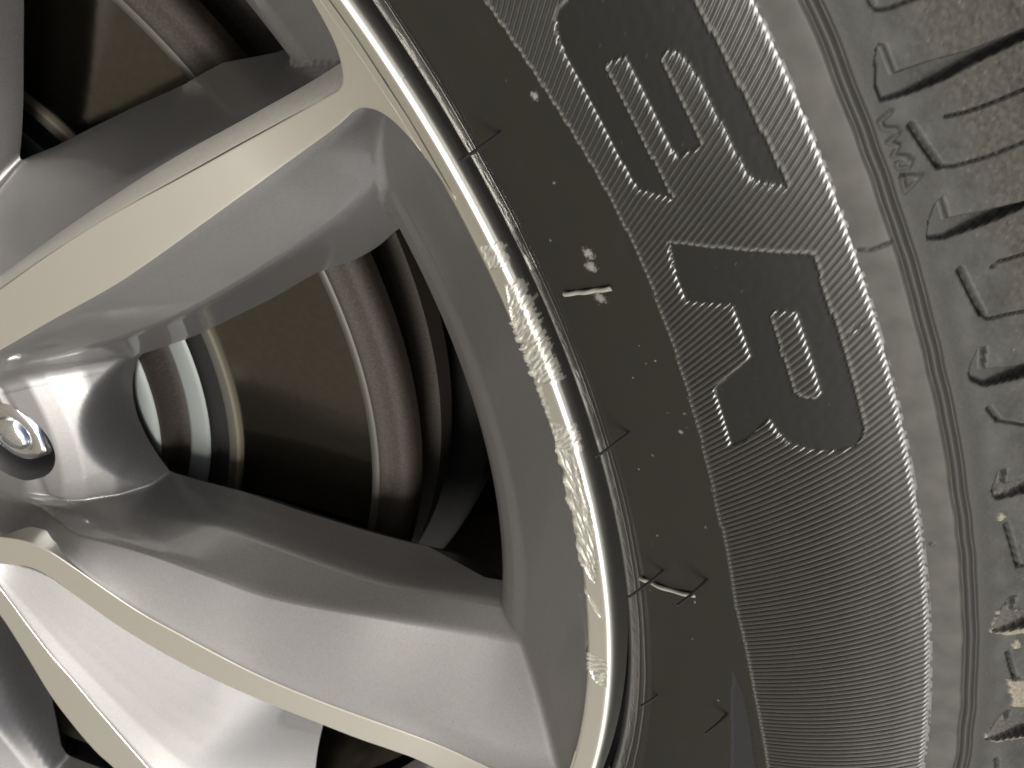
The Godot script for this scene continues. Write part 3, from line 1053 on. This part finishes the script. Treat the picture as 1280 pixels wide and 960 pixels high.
# scraped zones on the rim edge: start angle, end angle, inner R, outer R, how deep
var scrapes := [[10.75, 9.65, 248.3, 252.6, 0.5], [8.85, 3.75, 247.6, 252.9, 1.0], [3.75, 1.7, 245.8, 248.2, 0.3], [1.45, 0.0, 247.0, 252.4, 0.7], [-0.05, -8.4, 245.2, 251.0, 1.0], [-9.0, -10.9, 247.5, 250.2, 0.5], [-14.1, -16.25, 245.0, 250.9, 0.9]]

func scrape_at(r: float, th: float) -> Vector2:   # (which, strength)
	for k in scrapes.size():
		var z: Array = scrapes[k]
		if th > z[0] + 0.2 or th < z[1] - 0.2: continue
		var f: float = (z[0] - th) / (z[0] - z[1])
		var ri: float = z[2]
		var ro: float = z[3]
		if k == 1: ri = curve_at(V([0, 250.2, 0.25, 248.4, 0.5, 246.6, 0.6, 245.2, 0.8, 245.9, 1.0, 247.5]), f)
		if k == 4:
			ro = curve_at(V([0, 250.8, 0.4, 251.0, 0.7, 250.6, 1.0, 249.3]), f)
			ri = curve_at(V([0, 246.2, 0.5, 245.0, 0.75, 244.0, 0.85, 245.2, 1.0, 248.6]), f)
		if k == 5:
			ri = lerpf(245.3, 249.3, f); ro = ri + lerpf(0.5, 1.6, f)
		if k == 6: ri = curve_at(V([0, 244.2, 0.4, 245.2, 1.0, 248.2]), f)
		r += 0.9
		var e := nz.get_noise_2d(r * 0.5 + th * 1.6, th * 2.4) * 0.6
		var k2 := sm(ri - 0.3, ri + 0.3, r + e) * (1.0 - sm(ro - 0.3, ro + 0.3, r + e)) * sm(-0.03, 0.03, f + e * 0.03) * (1.0 - sm(0.97, 1.03, f + e * 0.03))
		if k2 > 0.35: return Vector2(k, k2 * z[4])
	return Vector2(-1, 0)

func rim_lip(w: Node3D):
	var prof := [Vector2(245.35, -7.0), Vector2(245.45, -3.4), Vector2(245.5, -3.0), Vector2(245.6, -2.68), Vector2(245.8, -2.5)]
	var x := 246.1
	while x < 249.8:
		prof.append(Vector2(x, zface(x))); x += 0.22
	prof.append_array([Vector2(249.9, -1.08), Vector2(250.2, -1.02), Vector2(250.5, -1.03), Vector2(250.8, -1.12), Vector2(251.1, -1.28), Vector2(251.4, -1.55), Vector2(251.7, -1.95), Vector2(251.95, -2.45), Vector2(252.2, -3.1), Vector2(252.35, -3.9), Vector2(252.5, -5.0), Vector2(252.6, -6.5), Vector2(252.6, -9.0)])
	var ths := PackedFloat32Array()
	var a := -26.0
	while a < 27.0:
		ths.append(a); a += 0.045
	while a < 334.0:
		ths.append(a); a += 1.0
	ths.append(334.0)
	var nu := prof.size()
	var nv := ths.size()
	var pos := PackedVector3Array()
	var col := PackedColorArray()
	var wid := PackedInt32Array()
	for i in nu:
		var p: Vector2 = prof[i]
		for j in nv:
			var th := ths[j]
			var r := p.x
			var z := p.y
			# the inner edge of the turned face wanders a little
			r += clampf(0.05 * th, -0.6, 0.7) * (1.0 - sm(246.0, 251.0, p.x)) if th < 60.0 else 0.0
			var c := 1.0
			var id := 0
			if th > -18.0 and th < 13.0:
				var s := scrape_at(r, th)
				if s.x >= 0:
					id = 1 + int(s.x)
					var lengthways: bool = s.x == 4 or s.x == 5
					var tt := th * 4.36
					var b := tt - 0.8 * (r - 249.0)
					var al := (r - 249.0) + 0.8 * tt
					if lengthways:
						b = (r - 249.0) + 0.14 * tt
						al = tt
					var g := nz.get_noise_2d(b * 0.75, al * 0.16)
					var g2 := nz.get_noise_2d(b * 2.2 + 30.0, al * 0.45)
					z += s.y * (-0.2 + 0.30 * g + 0.09 * g2)
					if i < 6: r -= s.y * 0.9 * (0.6 + g)
					c = 0.86 + 0.3 * g + 0.1 * g2
				elif nz2.get_noise_2d(th * 7.0, r * 1.4) > 0.88:
					z -= 0.06
			# crisp nicks on the rolled edge
			for nk in [18.3]:
				if absf(th - nk) < 0.06 and r > 250.8: z -= 0.12 * (1.0 - absf(th - nk) / 0.06)
			pos.append(pol(r, th, z))
			col.append(Color(c, c, c * 0.99))
			wid.append(id)
	var nrm := grid_normals(pos, nu, nv, 1.0, false)
	# where the spokes' turned faces run into the lip the inner edge is level with them
	for j in nv:
		var th := ths[j]
		if (th > 15.0 and th < 27.5) or (th < -23.5 and th > -40.0):
			for i in 5:
				var k := i * nv + j
				nrm[k] = nrm[6 * nv + j]
				if i > 0:
					var q := pos[k]
					var r := Vector2(q.x, q.y).length() / MM
					pos[k] = Vector3(q.x, q.y, zface(r) * MM)
	var cell := PackedInt32Array()
	for i in nu - 1:
		for j in nv - 1: cell.append(wid[i * nv + j])
	var names := ["rim_lip"]
	var mats := [mat.machined]
	for k in scrapes.size():
		names.append("scrape"); mats.append(mat.raw)
	var made := grid_parts(pos, nrm, col, nu, nv, cell, names, mats, w, 1.0)
	tag(made[0], "bright machined rim edge")
	for k in range(1, made.size()):
		if made[k]: tag(made[k], "rough kerb scrape in the rim edge")

# ---------- brake disc and what is behind it
func build_disc():
	var d := Node3D.new()
	d.name = "brake_disc"
	add_child(d)
	tag(d, "worn steel brake disc with rusty edge behind the spokes", "brake disc")
	var face := []
	for i in 92:
		face.append(Vector2(112.0 + i * 0.5, -58.0 - 0.1 * sin(PI * i / 91.0) + 0.012 * nz.get_noise_1d(i * 0.7)))
	put("friction_face", lathe(face, 0, 360, 200, mat.disc), d)
	put("worn_lip", lathe([Vector2(157.5, -58.0), Vector2(158.0, -57.4), Vector2(159.4, -57.2), Vector2(160.2, -57.6)], 0, 360, 240, mat.lipmetal), d)
	put("rusty_edge", lathe([Vector2(160.2, -57.6), Vector2(161, -58.6), Vector2(164, -59.4), Vector2(166, -58.6), Vector2(168.5, -59.2), Vector2(170, -61), Vector2(170.4, -63), Vector2(170.4, -66), Vector2(170.4, -66), Vector2(163, -67), Vector2(163, -79), Vector2(163, -79), Vector2(170, -80), Vector2(170, -80), Vector2(170, -88)], 0, 360, 200, mat.rust), d)
	put("yellowed_ring", lathe([Vector2(110.2, -56.6), Vector2(110.8, -56.4), Vector2(111.6, -57.0), Vector2(112.0, -58.0)], 0, 360, 200, mat.yellowed), d)
	put("inner_ring", lathe([Vector2(106.6, -58.5), Vector2(107.2, -56.9), Vector2(108.0, -56.4), Vector2(110.2, -56.6)], 0, 360, 200, mat.lipmetal), d)
	put("hat_groove", lathe([Vector2(101.0, -56.0), Vector2(101.6, -59.5), Vector2(106.6, -59.5)], 0, 360, 160, mat.black), d)
	put("hat_step", lathe([Vector2(93, -57.5), Vector2(93.8, -55.6), Vector2(95, -55), Vector2(99.8, -55.2), Vector2(101.0, -56.0)], 0, 360, 160, mat.hatmetal), d)
	put("hat_wall", lathe([Vector2(87.6, -48.6), Vector2(88.4, -50), Vector2(89.6, -56), Vector2(93, -57.5)], 0, 360, 160, mat.rust), d)
	put("hat_top", lathe([Vector2(30, -47.6), Vector2(84, -47.6), Vector2(86.5, -47.8), Vector2(87.6, -48.6)], 0, 360, 160, mat.hatmetal), d)
	var s := put("backing_plate", lathe([Vector2(40, -100), Vector2(172, -100), Vector2(178, -101), Vector2(179.5, -104), Vector2(179.5, -112)], 0, 360, 160, mat.black), self)
	tag(s, "black backing plate hidden in shadow behind the brake disc", "brake plate")

# ---------- chrome wheel nut in its hole
func build_nut():
	var n := Node3D.new()
	n.name = "wheel_nut"
	n.position = pol(NUT_R, NUT_TH, -44.0)
	n.scale = Vector3.ONE * 1.0
	add_child(n)
	tag(n, "chrome hexagonal wheel nut sunk in its hole beside the hub", "wheel nut")
	# hexagon with chamfered top: rings of 6 x 8 points
	var rings := [[12.4, 0.0, 1.0], [12.4, 17.0, 1.0], [12.3, 17.6, 0.95], [11.2, 18.9, 0.4], [9.8, 19.9, 0.0], [7.4, 20.1, 0.0], [6.8, 19.6, 0.0], [6.5, 19.2, 0.0], [6.2, 19.6, 0.0], [5.6, 20.8, 0.0], [4.4, 21.6, 0.0], [2.5, 22.1, 0.0], [0.05, 22.5, 0.0]]
	var seg := 96
	var pos := PackedVector3Array()
	for ring in rings:
		for j in seg + 1:
			var a := TAU * j / seg + 0.35
			var sect := fposmod(a, PI / 3.0) - PI / 6.0
			var hexr: float = ring[0] * cos(PI / 6.0) / cos(sect) * 1.03
			hexr = minf(hexr, ring[0] * 0.985)
			var r := lerpf(ring[0], hexr, ring[2])
			pos.append(Vector3(r * cos(a), r * sin(a), ring[1]) * MM)
	var nrm := grid_normals(pos, rings.size(), seg + 1, 1.0, true)
	var cell := PackedInt32Array()
	for i in rings.size() - 1:
		for j in seg: cell.append(0 if i < 7 else 1)
	grid_parts(pos, nrm, PackedColorArray(), rings.size(), seg + 1, cell, ["hexagon", "cap"], [mat.chrome, mat.chrome], n, 1.0)

# ---------- pale threads lying on the sidewall
func build_threads():
	var defs := [[[12.1, -5.99, 15.1, -5.8, 20.7, -5.52, 26.9, -5.04], "pale rubber thread on the dark sidewall below the letter R"], [[16.2, 8.82, 22.6, 9.02, 28.7, 9.2], "pale rubber thread on the dark sidewall left of the letter R"]]
	for d in defs:
		var pts := V(d[0])
		var path := []
		var rad := []
		var k := catmull(pts, 24)
		for i in 24:
			path.append(tyre_at(k[i].x, k[i].y, 0.35 + 0.15 * sin(i * 0.7)))
			rad.append(0.00042 if i > 0 and i < 23 else 0.0005)
		var o := put("rubber_thread", tube(path, rad, mat.pale), self)
		tag(o, d[1], "thread", "pale threads on the sidewall")
